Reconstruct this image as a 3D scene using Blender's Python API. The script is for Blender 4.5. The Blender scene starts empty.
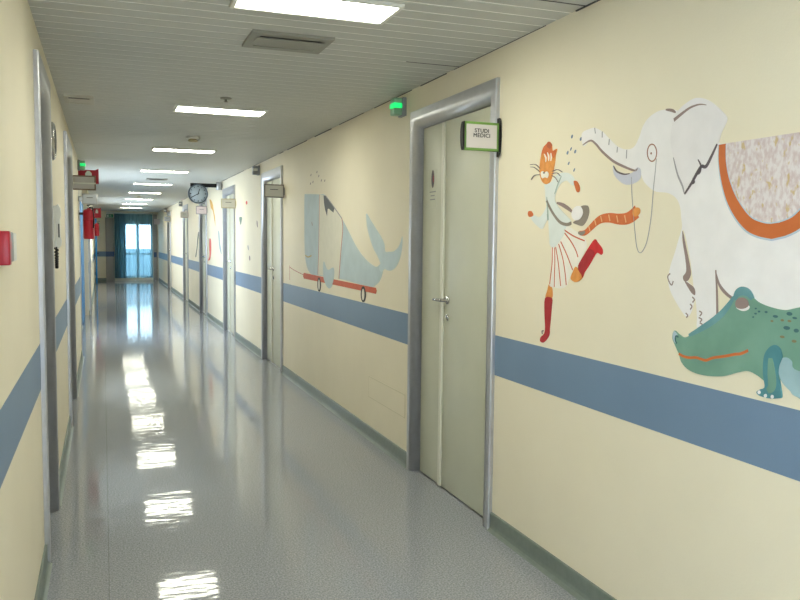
import bpy, bmesh, math, random
from mathutils import Vector, Matrix
random.seed(4)
S = 0.9                                   # survey units -> metres
C = bpy.context.scene.collection
sc = bpy.context.scene

# ------------------------------------------------------------------ survey of the corridor (camera solve)
F = 790.0; PITCH = 0.07416; YAW = 0.35933; ROLL = 0.00999
XR = 1.97616*S; XL = -0.28864*S; EYE = 1.57573*S; H = 2.6*S
BT = 1.07497*S; BB = 0.85814*S; ZS = 0.098*S; YE = 31.4865*S; YB = -2.5*S
c_, s_ = math.cos, math.sin
FW = Vector((s_(YAW)*c_(PITCH), c_(YAW)*c_(PITCH), -s_(PITCH)))
R0 = Vector((c_(YAW), -s_(YAW), 0)); U0 = R0.cross(FW)
RT = c_(ROLL)*R0 + s_(ROLL)*U0; UP = -s_(ROLL)*R0 + c_(ROLL)*U0
def ray(px, py): return FW*F + RT*(px-400) + UP*(300-py)
def on_right(px, py):                      # where a measured point lies on the right-hand wall: (y, z)
    d = ray(px, py); t = XR/d.x
    return (t*d.y, EYE+t*d.z)
def at_depth(px, py, y):                   # (x, z) at a known distance along the corridor
    d = ray(px, py); t = y/d.y
    return (t*d.x, EYE+t*d.z)

# ------------------------------------------------------------------ materials
def lin(c):
    return tuple(((v/255)/12.92 if v/255 <= .04045 else ((v/255+.055)/1.055)**2.4) for v in c) + (1,)
MATS = {}
def mat(name, rgb, rough=.6, metal=0, spec=.4, bump=0, bscale=300, vary=0, vscale=4, emit=None, estr=0, stretch=None):
    if name in MATS: return MATS[name]
    m = bpy.data.materials.new(name); m.use_nodes = True
    nt = m.node_tree; b = nt.nodes['Principled BSDF']
    b.inputs['Base Color'].default_value = lin(rgb)
    b.inputs['Roughness'].default_value = rough; b.inputs['Metallic'].default_value = metal
    b.inputs['Specular IOR Level'].default_value = spec
    tc = nt.nodes.new('ShaderNodeTexCoord'); src = tc.outputs['Object']
    if stretch:
        mp = nt.nodes.new('ShaderNodeMapping'); mp.inputs['Scale'].default_value = stretch
        nt.links.new(src, mp.inputs['Vector']); src = mp.outputs['Vector']
    if vary:
        n = nt.nodes.new('ShaderNodeTexNoise'); n.inputs['Scale'].default_value = vscale; n.inputs['Detail'].default_value = 5
        r = nt.nodes.new('ShaderNodeValToRGB')
        lo = tuple(max(0, v-vary) for v in rgb); hi = tuple(min(255, v+vary) for v in rgb)
        r.color_ramp.elements[0].color = lin(lo); r.color_ramp.elements[1].color = lin(hi)
        r.color_ramp.elements[0].position = .3; r.color_ramp.elements[1].position = .7
        nt.links.new(src, n.inputs['Vector']); nt.links.new(n.outputs['Fac'], r.inputs['Fac'])
        nt.links.new(r.outputs['Color'], b.inputs['Base Color'])
    if bump:
        n = nt.nodes.new('ShaderNodeTexNoise'); n.inputs['Scale'].default_value = bscale; n.inputs['Detail'].default_value = 3
        bp = nt.nodes.new('ShaderNodeBump'); bp.inputs['Strength'].default_value = bump; bp.inputs['Distance'].default_value = .002
        nt.links.new(src, n.inputs['Vector']); nt.links.new(n.outputs['Fac'], bp.inputs['Height'])
        nt.links.new(bp.outputs['Normal'], b.inputs['Normal'])
    if emit:
        b.inputs['Emission Color'].default_value = lin(emit); b.inputs['Emission Strength'].default_value = estr
    MATS[name] = m
    return m

M_WALL = mat('cream_paint', (237,228,205), .55, bump=.25, bscale=160, vary=2, vscale=3)
M_BAND = mat('blue_band', (116,140,168), .45, bump=.2, bscale=160, vary=2, vscale=3)
M_BASE = mat('skirting_vinyl', (120,130,124), .4, vary=4, vscale=30)
M_SLAT = mat('ceiling_slat', (196,197,193), .45, spec=.35)
M_DARK = mat('plenum_dark', (70,68,70), .9)
M_STEEL = mat('frame_steel', (186,187,192), .3, metal=.55, vary=4, vscale=20)
M_CHROME = mat('chrome', (205,206,208), .18, metal=1)
M_ALU = mat('aluminium', (190,192,196), .3, metal=.9)
M_DOOR = mat('door_laminate', (205,206,188), .38, vary=2, vscale=5)
M_DOORW = mat('door_trim', (222,221,206), .4)
M_GREYBOX = mat('grey_plastic', (140,143,146), .45)
M_DGREY = mat('dark_grey', (62,64,68), .5)
M_BLACK = mat('black', (22,22,24), .45)
M_WHITE = mat('white_plastic', (226,226,220), .4)
M_PAPER = mat('sign_paper', (214,208,204), .5)
M_GREEN = mat('green_frame', (118,160,78), .45)
M_RED = mat('red_enamel', (178,28,50), .3)
M_REDS = mat('red_sign', (176,28,48), .4)
M_BLUED = mat('blue_door', (40,140,215), .4)
M_LAMP = mat('light_diffuser', (255,255,250), .5, emit=(253,253,234), estr=30)
M_GLAMP = mat('green_lens', (60,220,130), .3, emit=(20,235,120), estr=.85)
M_GLENS = mat('green_lens_dim', (150,190,160), .3)
M_EXIT = mat('exit_green', (30,120,80), .4)
M_WOOD = mat('sign_wood', (128,108,86), .5, vary=8, vscale=40)
M_BEIGE = mat('beige_plastic', (196,186,152), .5)
M_GPANEL = mat('grey_panel', (160,154,148), .5, vary=3, vscale=6)
M_DBAND = mat('deep_blue_band', (58,84,124), .45)

def floor_mat():
    m = bpy.data.materials.new('vinyl_floor'); m.use_nodes = True; nt = m.node_tree; N = nt.nodes; L = nt.links
    b = N['Principled BSDF']; tc = N.new('ShaderNodeTexCoord')
    n1 = N.new('ShaderNodeTexNoise'); n1.inputs['Scale'].default_value = 130; n1.inputs['Detail'].default_value = 4; n1.inputs['Roughness'].default_value = .7
    r1 = N.new('ShaderNodeValToRGB'); e = r1.color_ramp.elements
    e[0].position = .36; e[0].color = lin((122,125,131)); e[1].position = .66; e[1].color = lin((182,184,191))
    L.new(tc.outputs['Object'], n1.inputs['Vector']); L.new(n1.outputs['Fac'], r1.inputs['Fac'])
    # welded seams between the vinyl sheets: one along the corridor, some across
    sx = N.new('ShaderNodeSeparateXYZ'); L.new(tc.outputs['Object'], sx.inputs['Vector'])
    def line(sock, offset, period, w):
        a = N.new('ShaderNodeMath'); a.operation = 'ADD'; a.inputs[1].default_value = offset; L.new(sock, a.inputs[0])
        p = N.new('ShaderNodeMath'); p.operation = 'PINGPONG'; p.inputs[1].default_value = period/2; L.new(a.outputs[0], p.inputs[0])
        q = N.new('ShaderNodeMath'); q.operation = 'LESS_THAN'; q.inputs[1].default_value = w; L.new(p.outputs[0], q.inputs[0])
        return q.outputs[0]
    lx = line(sx.outputs['X'], .0, 1.9, .0016); ly = line(sx.outputs['Y'], -.6, 6.3, .003)
    mx = N.new('ShaderNodeMath'); mx.operation = 'MAXIMUM'; L.new(lx, mx.inputs[0]); L.new(ly, mx.inputs[1])
    ms = N.new('ShaderNodeMath'); ms.operation = 'MULTIPLY'; ms.inputs[1].default_value = .45; L.new(mx.outputs[0], ms.inputs[0])
    mix = N.new('ShaderNodeMix'); mix.data_type = 'RGBA'; L.new(ms.outputs[0], mix.inputs['Factor'])
    L.new(r1.outputs['Color'], mix.inputs['A']); mix.inputs['B'].default_value = lin((95,96,95))
    L.new(mix.outputs['Result'], b.inputs['Base Color'])
    b.inputs['Roughness'].default_value = .06; b.inputs['Specular IOR Level'].default_value = .27
    b.inputs['Coat Weight'].default_value = .0; b.inputs['Coat Roughness'].default_value = .05
    mp = N.new('ShaderNodeMapping'); mp.inputs['Scale'].default_value = (1.5, 3.4, 1); mp.inputs['Rotation'].default_value = (0, 0, .25)
    L.new(tc.outputs['Object'], mp.inputs['Vector'])
    n2 = N.new('ShaderNodeTexNoise'); n2.inputs['Scale'].default_value = 3.2; n2.inputs['Detail'].default_value = 2.5
    L.new(mp.outputs['Vector'], n2.inputs['Vector'])
    bp = N.new('ShaderNodeBump'); bp.inputs['Strength'].default_value = .5; bp.inputs['Distance'].default_value = .0024
    L.new(n2.outputs['Fac'], bp.inputs['Height']); L.new(bp.outputs['Normal'], b.inputs['Normal']); L.new(bp.outputs['Normal'], b.inputs['Coat Normal'])
    return m
M_FLOOR = floor_mat()

def curtain_mat():
    m = bpy.data.materials.new('sheer_teal_curtain'); m.use_nodes = True; nt = m.node_tree; N = nt.nodes; L = nt.links
    for n in list(N):
        if n.type != 'OUTPUT_MATERIAL': N.remove(n)
    out = [n for n in N if n.type == 'OUTPUT_MATERIAL'][0]
    d = N.new('ShaderNodeBsdfDiffuse'); d.inputs['Color'].default_value = lin((128,158,170))
    t = N.new('ShaderNodeBsdfTranslucent'); t.inputs['Color'].default_value = lin((112,158,174))
    tr = N.new('ShaderNodeBsdfTransparent'); tr.inputs['Color'].default_value = lin((206,230,238))
    a = N.new('ShaderNodeMixShader'); a.inputs[0].default_value = .5; L.new(d.outputs[0], a.inputs[1]); L.new(t.outputs[0], a.inputs[2])
    k = N.new('ShaderNodeMixShader'); k.inputs[0].default_value = .42; L.new(a.outputs[0], k.inputs[1]); L.new(tr.outputs[0], k.inputs[2])
    L.new(k.outputs[0], out.inputs['Surface'])
    return m
M_CURT = curtain_mat()
def glass_mat():
    m = bpy.data.materials.new('window_glass'); m.use_nodes = True; nt = m.node_tree; N = nt.nodes; L = nt.links
    for n in list(N):
        if n.type != 'OUTPUT_MATERIAL': N.remove(n)
    out = [n for n in N if n.type == 'OUTPUT_MATERIAL'][0]
    g = N.new('ShaderNodeBsdfGlossy'); g.inputs['Roughness'].default_value = .03
    t = N.new('ShaderNodeBsdfTransparent'); t.inputs['Color'].default_value = (.93,.97,.98,1)
    k = N.new('ShaderNodeMixShader'); k.inputs[0].default_value = .07
    L.new(t.outputs[0], k.inputs[1]); L.new(g.outputs[0], k.inputs[2]); L.new(k.outputs[0], out.inputs['Surface'])
    return m
M_GLASS = glass_mat()

# ------------------------------------------------------------------ mesh building
class MB:
    def __init__(self): self.bm = bmesh.new()
    def box(self, x0, x1, y0, y1, z0, z1, bev=0, seg=2):
        x0, x1 = min(x0,x1), max(x0,x1); y0, y1 = min(y0,y1), max(y0,y1); z0, z1 = min(z0,z1), max(z0,z1)
        t = bmesh.new(); bmesh.ops.create_cube(t, size=1)
        for v in t.verts: v.co = Vector(((x0+x1)/2+v.co.x*(x1-x0), (y0+y1)/2+v.co.y*(y1-y0), (z0+z1)/2+v.co.z*(z1-z0)))
        if bev:
            bmesh.ops.bevel(t, geom=list(t.edges), offset=min(bev, .49*min(x1-x0, y1-y0, z1-z0)), segments=seg, profile=.5, affect='EDGES')
            for f in t.faces: f.smooth = True
        self._add(t); return self
    def _add(self, t):
        me = bpy.data.meshes.new('tmp'); t.to_mesh(me); t.free(); self.bm.from_mesh(me); bpy.data.meshes.remove(me)
    def prism(self, pts, axis, a, b, bev=0):
        """extrude a 2-D outline between a and b along axis (x: pts are (y,z); y: (x,z); z: (x,y))"""
        def P(p, w): return {'x': (w, p[0], p[1]), 'y': (p[0], w, p[1]), 'z': (p[0], p[1], w)}[axis]
        t = bmesh.new()
        A = [t.verts.new(P(p, a)) for p in pts]; B = [t.verts.new(P(p, b)) for p in pts]
        t.faces.new(A); t.faces.new(B[::-1]); n = len(pts)
        for i in range(n): t.faces.new((A[i], B[i], B[(i+1) % n], A[(i+1) % n]))
        bmesh.ops.recalc_face_normals(t, faces=list(t.faces))
        if bev: bmesh.ops.bevel(t, geom=list(t.edges), offset=bev, segments=2, profile=.5, affect='EDGES')
        self._add(t); return self
    def lathe(self, prof, axis=Vector((0,0,1)), origin=Vector((0,0,0)), seg=32):
        """prof: (radius, height) pairs along axis from origin"""
        q = Vector((0,0,1)).rotation_difference(axis.normalized())
        t = bmesh.new(); rings = []
        for r, h in prof:
            if r < 1e-6: rings.append([t.verts.new(Vector(origin)+q @ Vector((0,0,h)))])
            else: rings.append([t.verts.new(Vector(origin)+q @ Vector((r*math.cos(2*math.pi*k/seg), r*math.sin(2*math.pi*k/seg), h))) for k in range(seg)])
        for i in range(len(rings)-1):
            A, B = rings[i], rings[i+1]
            for k in range(seg):
                k2 = (k+1) % seg
                if len(A) == 1 and len(B) == 1: continue
                if len(A) == 1: f = t.faces.new((A[0], B[k], B[k2]))
                elif len(B) == 1: f = t.faces.new((A[k], A[k2], B[0]))
                else: f = t.faces.new((A[k], A[k2], B[k2], B[k]))
                f.smooth = True
        for rg in (rings[0], rings[-1]):
            if len(rg) > 1: t.faces.new(rg)
        bmesh.ops.recalc_face_normals(t, faces=list(t.faces))
        self._add(t); return self
    def tube(self, pts, r, seg=8, r2=None):
        pts = [Vector(p) for p in pts]; t = bmesh.new(); rings = []; prev = None
        for i, p in enumerate(pts):
            d = (pts[min(i+1, len(pts)-1)]-pts[max(i-1, 0)]).normalized()
            a = (prev if prev is not None else (Vector((0,0,1)) if abs(d.z) < .9 else Vector((1,0,0))))
            a = (a-d*a.dot(d)).normalized(); prev = a; b = d.cross(a)
            rr = r if r2 is None else r+(r2-r)*i/max(1, len(pts)-1)
            rings.append([t.verts.new(p+(a*math.cos(2*math.pi*k/seg)+b*math.sin(2*math.pi*k/seg))*rr) for k in range(seg)])
        for i in range(len(rings)-1):
            for k in range(seg):
                f = t.faces.new((rings[i][k], rings[i][(k+1) % seg], rings[i+1][(k+1) % seg], rings[i+1][k])); f.smooth = True
        t.faces.new(rings[0][::-1]); t.faces.new(rings[-1])
        bmesh.ops.recalc_face_normals(t, faces=list(t.faces))
        self._add(t); return self
    def build(self, name, material, parent=None, smooth=False):
        me = bpy.data.meshes.new(name)
        if parent is not None:
            off = world(parent)
            bmesh.ops.translate(self.bm, verts=list(self.bm.verts), vec=-off)
        self.bm.to_mesh(me); self.bm.free()
        me.materials.append(material)
        o = bpy.data.objects.new(name, me); C.objects.link(o)
        if parent is not None: o.parent = parent
        if smooth:
            for p in me.polygons: p.use_smooth = True
        return o
def world(o):
    v = Vector((0,0,0))
    while o is not None: v += o.location; o = o.parent
    return v
def thing(name, label, cat, loc, group=None):
    o = bpy.data.objects.new(name, None); o.empty_display_size = .05; C.objects.link(o); o.location = loc
    o['label'] = label; o['category'] = cat
    if group: o['group'] = group
    return o
def tag(o, label, cat, group=None):
    o['label'] = label; o['category'] = cat
    if group: o['group'] = group
    return o
CATS = {'wall': 'wall', 'floor': 'floor', 'ceiling': 'ceiling', 'baseboard': 'skirting board', 'trim': 'wall trim', 'door': 'door', 'window': 'window'}
def struct(o, label):
    o['kind'] = 'structure'; o['label'] = label
    o['category'] = CATS[o.name.split('_')[0].split('.')[0]]
    return o

# ------------------------------------------------------------------ plan of the corridor (y positions in metres)
RD = [(3.79,5.04), (9.17,10.43), (12.74,14.02), (16.40,17.66), (20.20,21.46), (25.55,26.81)]     # right-hand doors, outer edges
RD = [(a*S, b*S) for a, b in RD]
LD = [(4.08*S, 4.95*S), (7.05*S, 8.36*S), (17.62*S, 18.85*S)]                                     # left-hand doors
NY0, NY1, NX = 11.25*S, 17.35*S, XL-.1*S                                                          # shallow recess on the left
DTOP = 2.443*S; JW = .105*S; HB = .115*S
WT = .14

def wall_run(name, x0, x1, runs, doors, label):
    m = MB()
    for a, b in runs: m.box(x0, x1, a, b, -.06, H+.04)
    for a, b in doors: m.box(x0, x1, a+JW*.5, b-JW*.5, DTOP-HB*.5, H+.04)
    return struct(m.build(name, M_WALL), label)
def gaps(y0, y1, doors, inset=JW*.5):
    out = []; y = y0
    for a, b in doors: out.append((y, a+inset)); y = b-inset
    out.append((y, y1)); return out
wall_run('wall_right', XR, XR+WT, gaps(YB, YE, RD), RD, 'long cream right wall with painted animals and six doors')
lruns = gaps(YB, NY0, LD[:2]) + gaps(NY1, YE, LD[2:])
wl = MB()
holes = [(-.9*S, 1.0*S, .80, 1.6), (21.2*S, 24.6*S, .9, 1.85)]
for a, b in lruns:
    cut = [h for h in holes if a < h[0] and h[1] < b]; y_ = a
    for h in cut:
        wl.box(XL-WT, XL, y_, h[0], -.06, H+.04).box(XL-WT, XL, h[0], h[1], -.06, h[2]).box(XL-WT, XL, h[0], h[1], h[3], H+.04); y_ = h[1]
    wl.box(XL-WT, XL, y_, b, -.06, H+.04)
for a, b in LD: wl.box(XL-WT, XL, a+JW*.5, b-JW*.5, DTOP-HB*.5, H+.04)
q0, q1, q2, q3 = 12.4*S, 15.0*S, .6, 1.95
wl.box(XL-WT-.1*S, NX, NY0-.1, q0, -.06, H+.04).box(XL-WT-.1*S, NX, q1, NY1+.1, -.06, H+.04).box(XL-WT-.1*S, NX, q0, q1, -.06, q2).box(XL-WT-.1*S, NX, q0, q1, q3, H+.04)
struct(wl.build('wall_left', M_WALL), 'cream left wall running close past the camera')

# floor
struct(MB().box(XL-.4, XR+.3, YB-.1, YE+.1, -.1, 0).build('floor', M_FLOOR), 'speckled grey vinyl corridor floor, glossy and reflecting')

# ceiling of cross slats with pale lines between them and a few dark ones
m = MB(); pitch = .1065; y = YB-.05; dk = MB(); wide = [3.03*S, 4.33*S, 9.3*S, 11.1*S]
while y < YE+.1:
    y0, y1 = y+.007, y+pitch-.007
    m.prism([(y0, H+.0025), (y0+.0015, H), (y1-.0015, H), (y1, H+.0025), (y1, H+.012), (y0, H+.012)], 'x', XL-.2, XR+.1)
    for w in wide:
        if abs(y-w) <= pitch/2: dk.box(XR-.30 if w < 5*S else XL-.1, XR+.05 if w < 5*S else XL+.55, y-.0065, y+.0065, H+.001, H+.0025)
    y += pitch
ce = struct(m.build('ceiling', M_SLAT), 'white ceiling of narrow metal slats running across the corridor')
MB().box(XL-.35, XR+.25, YB-.1, YE+.1, H+.002, H+.06).build('joint_glint', mat('glint_white', (252,252,248), .4), ce)  # pale sheet puts the light caught on slat edges into its colour
dk.build('joint_shade', M_DARK, ce)  # dark strips colour in the shade of open gaps
# dark shadow-gap edge angle between slats and right wall
m = MB(); y = YB; rr = random.Random(11)
while y < YE-1:
    l = rr.uniform(.15, 1.1); m.box(XR-rr.choice((.002,.004,.006)), XR+.001, y, y+l, H-rr.uniform(.002,.006), H+.001); y += l+rr.uniform(.04,.35)
struct(m.build('trim_1', M_DGREY), 'thin dark joint where the slatted ceiling meets the right wall')

# blue bands, skirtings
def outline_base(side, x):
    d = -1 if side == 'R' else 1
    return [(x, 0), (x+d*.030, 0), (x+d*.020, .004), (x+d*.013, .012), (x+d*.010, .026), (x+d*.010, ZS-.004), (x+d*.007, ZS), (x, ZS)]
bandR = MB(); baseR = MB()
for a, b in gaps(YB, YE, RD, 0):
    bandR.box(XR-.0012, XR, a, b, BB, BT); baseR.prism(outline_base('R', XR), 'y', a, b)
struct(bandR.build('trim_2', M_BAND), 'blue-grey horizontal band along the right wall')
struct(baseR.build('baseboard_right', M_BASE), 'grey-green coved skirting along the right wall')
bandL = MB(); baseL = MB()   # the band stops at the window sills
for a, b in gaps(YB, NY0, LD[:2], 0) + gaps(NY1, YE, LD[2:], 0):
    y_ = a
    for h in holes:
        if a < h[0] and h[1] < b: bandL.box(XL, XL+.0012, y_, h[0], BB, BT); y_ = h[1]
    bandL.box(XL, XL+.0012, y_, b, BB, BT); baseL.prism(outline_base('L', XL), 'y', a, b)
baseL.prism(outline_base('L', NX), 'y', NY0, NY1-1.9)
struct(bandL.build('trim_3', M_BAND), 'blue-grey horizontal band along the left wall')
struct(baseL.build('baseboard_left', M_BASE), 'grey-green coved skirting along the left wall')
# metal corner guard at the recess
struct(MB().box(XL-.002, XL+.006, NY0-.06, NY0+.004, ZS, H-.002, .003).box(XL-.06, XL+.006, NY0-.0005, NY0+.006, ZS, H-.002, .003).build('trim_4', M_ALU), 'pale metal corner guard beside the recess in the left wall')

def side_window(name, label, X, q0, q1, q2, q3):
    w = bpy.data.objects.new(name, None); C.objects.link(w); w.location = (X, (q0+q1)/2, q2); struct(w, label)
    m = MB(); xa, xb = X-.09, X-.03; qm = (q0+q1)/2
    m.box(xa, xb, q0, q0+.05, q2, q3).box(xa, xb, q1-.05, q1, q2, q3).box(xa, xb, q0, q1, q2, q2+.05).box(xa, xb, q0, q1, q3-.05, q3).box(xa, xb, qm-.03, qm+.03, q2, q3)
    m.build('window_frame', M_WHITE, w)
    for a, b in ((q0+.05, qm-.03), (qm+.03, q1-.05)): MB().box(X-.064, X-.056, a, b, q2+.05, q3-.05).build('pane', M_GLASS, w)
side_window('window_3', 'daylight window in the shallow recess of the left wall', NX, q0, q1, q2, q3)
side_window('window_2', 'daylight window in the left wall beside the camera', XL, *holes[0])
side_window('window_4', 'daylight window far along the left wall', XL, *holes[1])
# ------------------------------------------------------------------ doors
def door(idx, side, a, b, label, two=True, blue=False):
    d = 1 if side == 'R' else -1                # +1: the wall body lies towards +x
    X = XR if side == 'R' else XL
    root = bpy.data.objects.new('door_%d' % idx, None); root.empty_display_size = .1; C.objects.link(root)
    root.location = (X, (a+b)/2, 0); struct(root, label)
    face = X-d*.018; back = X+d*.115; lx = X+d*(.030 if side == 'R' else .085)
    dep = lambda v: X+d*v
    prof = [(0, .115), (0, -.016), (.003, -.022), (JW-.055, -.022)] + [(JW-.055+.055*math.sin(t*math.pi/16), .033-.055*math.cos(t*math.pi/16)) for t in range(1, 8)] + [(JW, .036), (JW, .115)]   # bullnose towards the opening
    fb = bmesh.new(); cols = []
    for (w_, dd) in prof:
        hw = w_*HB/JW
        cols.append([fb.verts.new((dep(dd), *p)) for p in ((a+w_, 0), (a+w_, DTOP-hw), (b-w_, DTOP-hw), (b-w_, 0))])
    for i in range(len(cols)):
        j = (i+1) % len(cols)
        for k in range(3):
            f_ = fb.faces.new((cols[i][k], cols[i][k+1], cols[j][k+1], cols[j][k])); f_.smooth = 3 <= i <= 10
    fb.faces.new([c[0] for c in cols]); fb.faces.new([c[3] for c in cols])
    bmesh.ops.recalc_face_normals(fb, faces=list(fb.faces))
    MB_ = MB(); MB_._add(fb); MB_.build('door_frame', M_STEEL, root); fr = MB(); back = X+d*.115
    # rebate stop behind the jambs
    for (p, q) in ((a+JW-.004, a+JW+.012), (b-JW-.012, b-JW+.004)): fr.box(lx+d*.003, back, p, q, 0, DTOP-HB+.01)
    fr.build('rebate_stop', M_STEEL, root)
    ya, yb = a+JW+.004, b-JW-.004; w = yb-ya
    zt = DTOP-HB-.004
    sp = ya+w*.655                                # meeting line: wide leaf near the camera, narrow leaf beyond
    lf = MB().box(lx, lx+d*.042, ya, sp-.002, .008, zt, .002).build('door_leaf', M_DOOR, root)
    MB().box(lx, lx+d*.042, sp+.002, yb, .008, zt, .002).build('door_leaf', M_DOOR, root)
    MB().box(lx-d*.014, lx+d*.002, sp-.012, sp+.020, .010, zt-.004, .005, 3).build('astragal', M_DOORW, root)
    hz = 1.212*S; hy = sp-.066
    h = MB(); ax = Vector((-d,0,0))
    h.lathe([(0,0), (.024,0), (.024,.006), (.021,.009), (.010,.010), (.0095,.045), (0,.045)], ax, Vector((lx, hy, hz)), 24)
    h.tube([(lx-d*.044, hy, hz), (lx-d*.047, hy+.02, hz), (lx-d*.046, hy+.07, hz-.001), (lx-d*.042, hy+.105, hz-.003)], .0095, 12, .008)
    if side == 'R' or True: h.build('door_handle', M_CHROME, root, True)
    k = MB(); kz = hz-.098
    k.lathe([(0,0), (.020,0), (.020,.006), (.016,.008), (.013,.008), (.012,.005), (0,.005)], ax, Vector((lx, hy, kz)), 24)
    k.box(lx-d*.004, lx-d*.012, hy-.003, hy+.003, kz-.012, kz+.008, .001)
    k.build('keyhole_plate', M_CHROME, root)
    MB().box(lx-d*.004, lx+d*.05, ya-.01, yb+.01, -.002, .003).build('threshold', M_ALU, root)
    # dark room side behind the leaf
    MB().box(back-d*.004, back+d*.01, a, b, 0, DTOP).build('backing', M_DARK, root)
    return root, lx, sp, yb
rl = ['right-hand double door marked STUDI MEDICI, nearest the camera',
      'second right-hand door, between the whale painting and the flecked wall',
      'third right-hand door, just before the projecting clock',
      'fourth right-hand door, behind the projecting clock',
      'fifth right-hand door, two doors beyond the clock',
      'sixth right-hand door, last before the curtained window']
doorsR = [door(i+1, 'R', a, b, rl[i]) for i, (a, b) in enumerate(RD)]
ll = ['left-hand door with rounded steel frame, nearest the camera', 'second left-hand door, below the projecting wooden sign', 'third left-hand door, beyond the fire extinguisher']
for i, (a, b) in enumerate(LD): door(7+i, 'L', a, b, ll[i])
# bright blue door in the recess
r = bpy.data.objects.new('door_10', None); C.objects.link(r); r.location = (NX, NY1-.95, 0)
struct(r, 'bright blue door in the shallow left recess under the fire extinguisher')
MB().box(NX-.02, NX+.020, NY1-1.80, NY1-.03, .01, 2.02, .003).build('door_leaf', M_BLUED, r)
MB().box(NX-.01, NX+.013, NY1-1.86, NY1, 2.0, 2.08, .003).box(NX-.01, NX+.013, NY1-1.86, NY1-1.80, 0, 2.0, .003).build('door_frame', M_STEEL, r)
r = bpy.data.objects.new('door_11', None); C.objects.link(r); r.location = (XL, 29.6*S, 0)
struct(r, 'far blue door leaf folded back against the left wall near the curtain')
MB().box(XL+.035, XL+.080, 28.9*S, 29.9*S, .01, 2.02, .003).build('door_leaf', M_BLUED, r)
h = MB(); h.tube([(XL+.08, 28.98*S, .95), (XL+.115, 28.98*S, .95), (XL+.118, 29.1*S, .95)], .011, 10); h.box(XL+.08, XL+.086, 28.94*S, 29.03*S, .88, 1.02, .002)
h.build('door_handle', M_BLACK, r)
h = MB()
for z in (.25, 1.0, 1.8): h.box(XL, XL+.05, 29.88*S, 29.93*S, z, z+.1, .004)
h.build('hinge', M_ALU, r)

# notice with dark oval emblem on the narrow leaf of the first door
_, lx, sp, yb = doorsR[0]
ny0, nz0 = 4.60*S, None
d0 = ray(433, 185); tt = lx/d0.x; ncy, ncz = tt*d0.y, EYE+tt*d0.z
n = thing('door_notice', 'small notice with dark oval emblem on the narrow leaf of the nearest right door', 'notice', (lx, ncy, ncz))
m = MB().box(lx-.0012, lx, ncy-.06, ncy+.06, ncz-.13, ncz+.09); m.build('sheet', M_DOOR, n)
pts = [(ncy+.021*math.cos(2*math.pi*k/24), ncz+.035+.052*math.sin(2*math.pi*k/24)) for k in range(24)]
MB().prism(pts, 'x', lx-.0012, lx-.002).build('emblem', mat('emblem_dark', (84,74,76), .5), n)
pts = [(ncy-.010+.009*math.cos(2*math.pi*k/16), ncz+.035+.022*math.sin(2*math.pi*k/16)) for k in range(16)]
MB().prism(pts, 'x', lx-.002, lx-.0026).build('red_mark', mat('emblem_red', (140,60,66), .5), n)
m = MB()
for i, (z, w) in enumerate(((-.040,.045), (-.062,.028), (-.084,.036))): m.box(lx-.0012, lx-.002, ncy-w, ncy+w, ncz+z-.0028, ncz+z+.0028)
m.build('text_line', M_GREYBOX, n)

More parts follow.
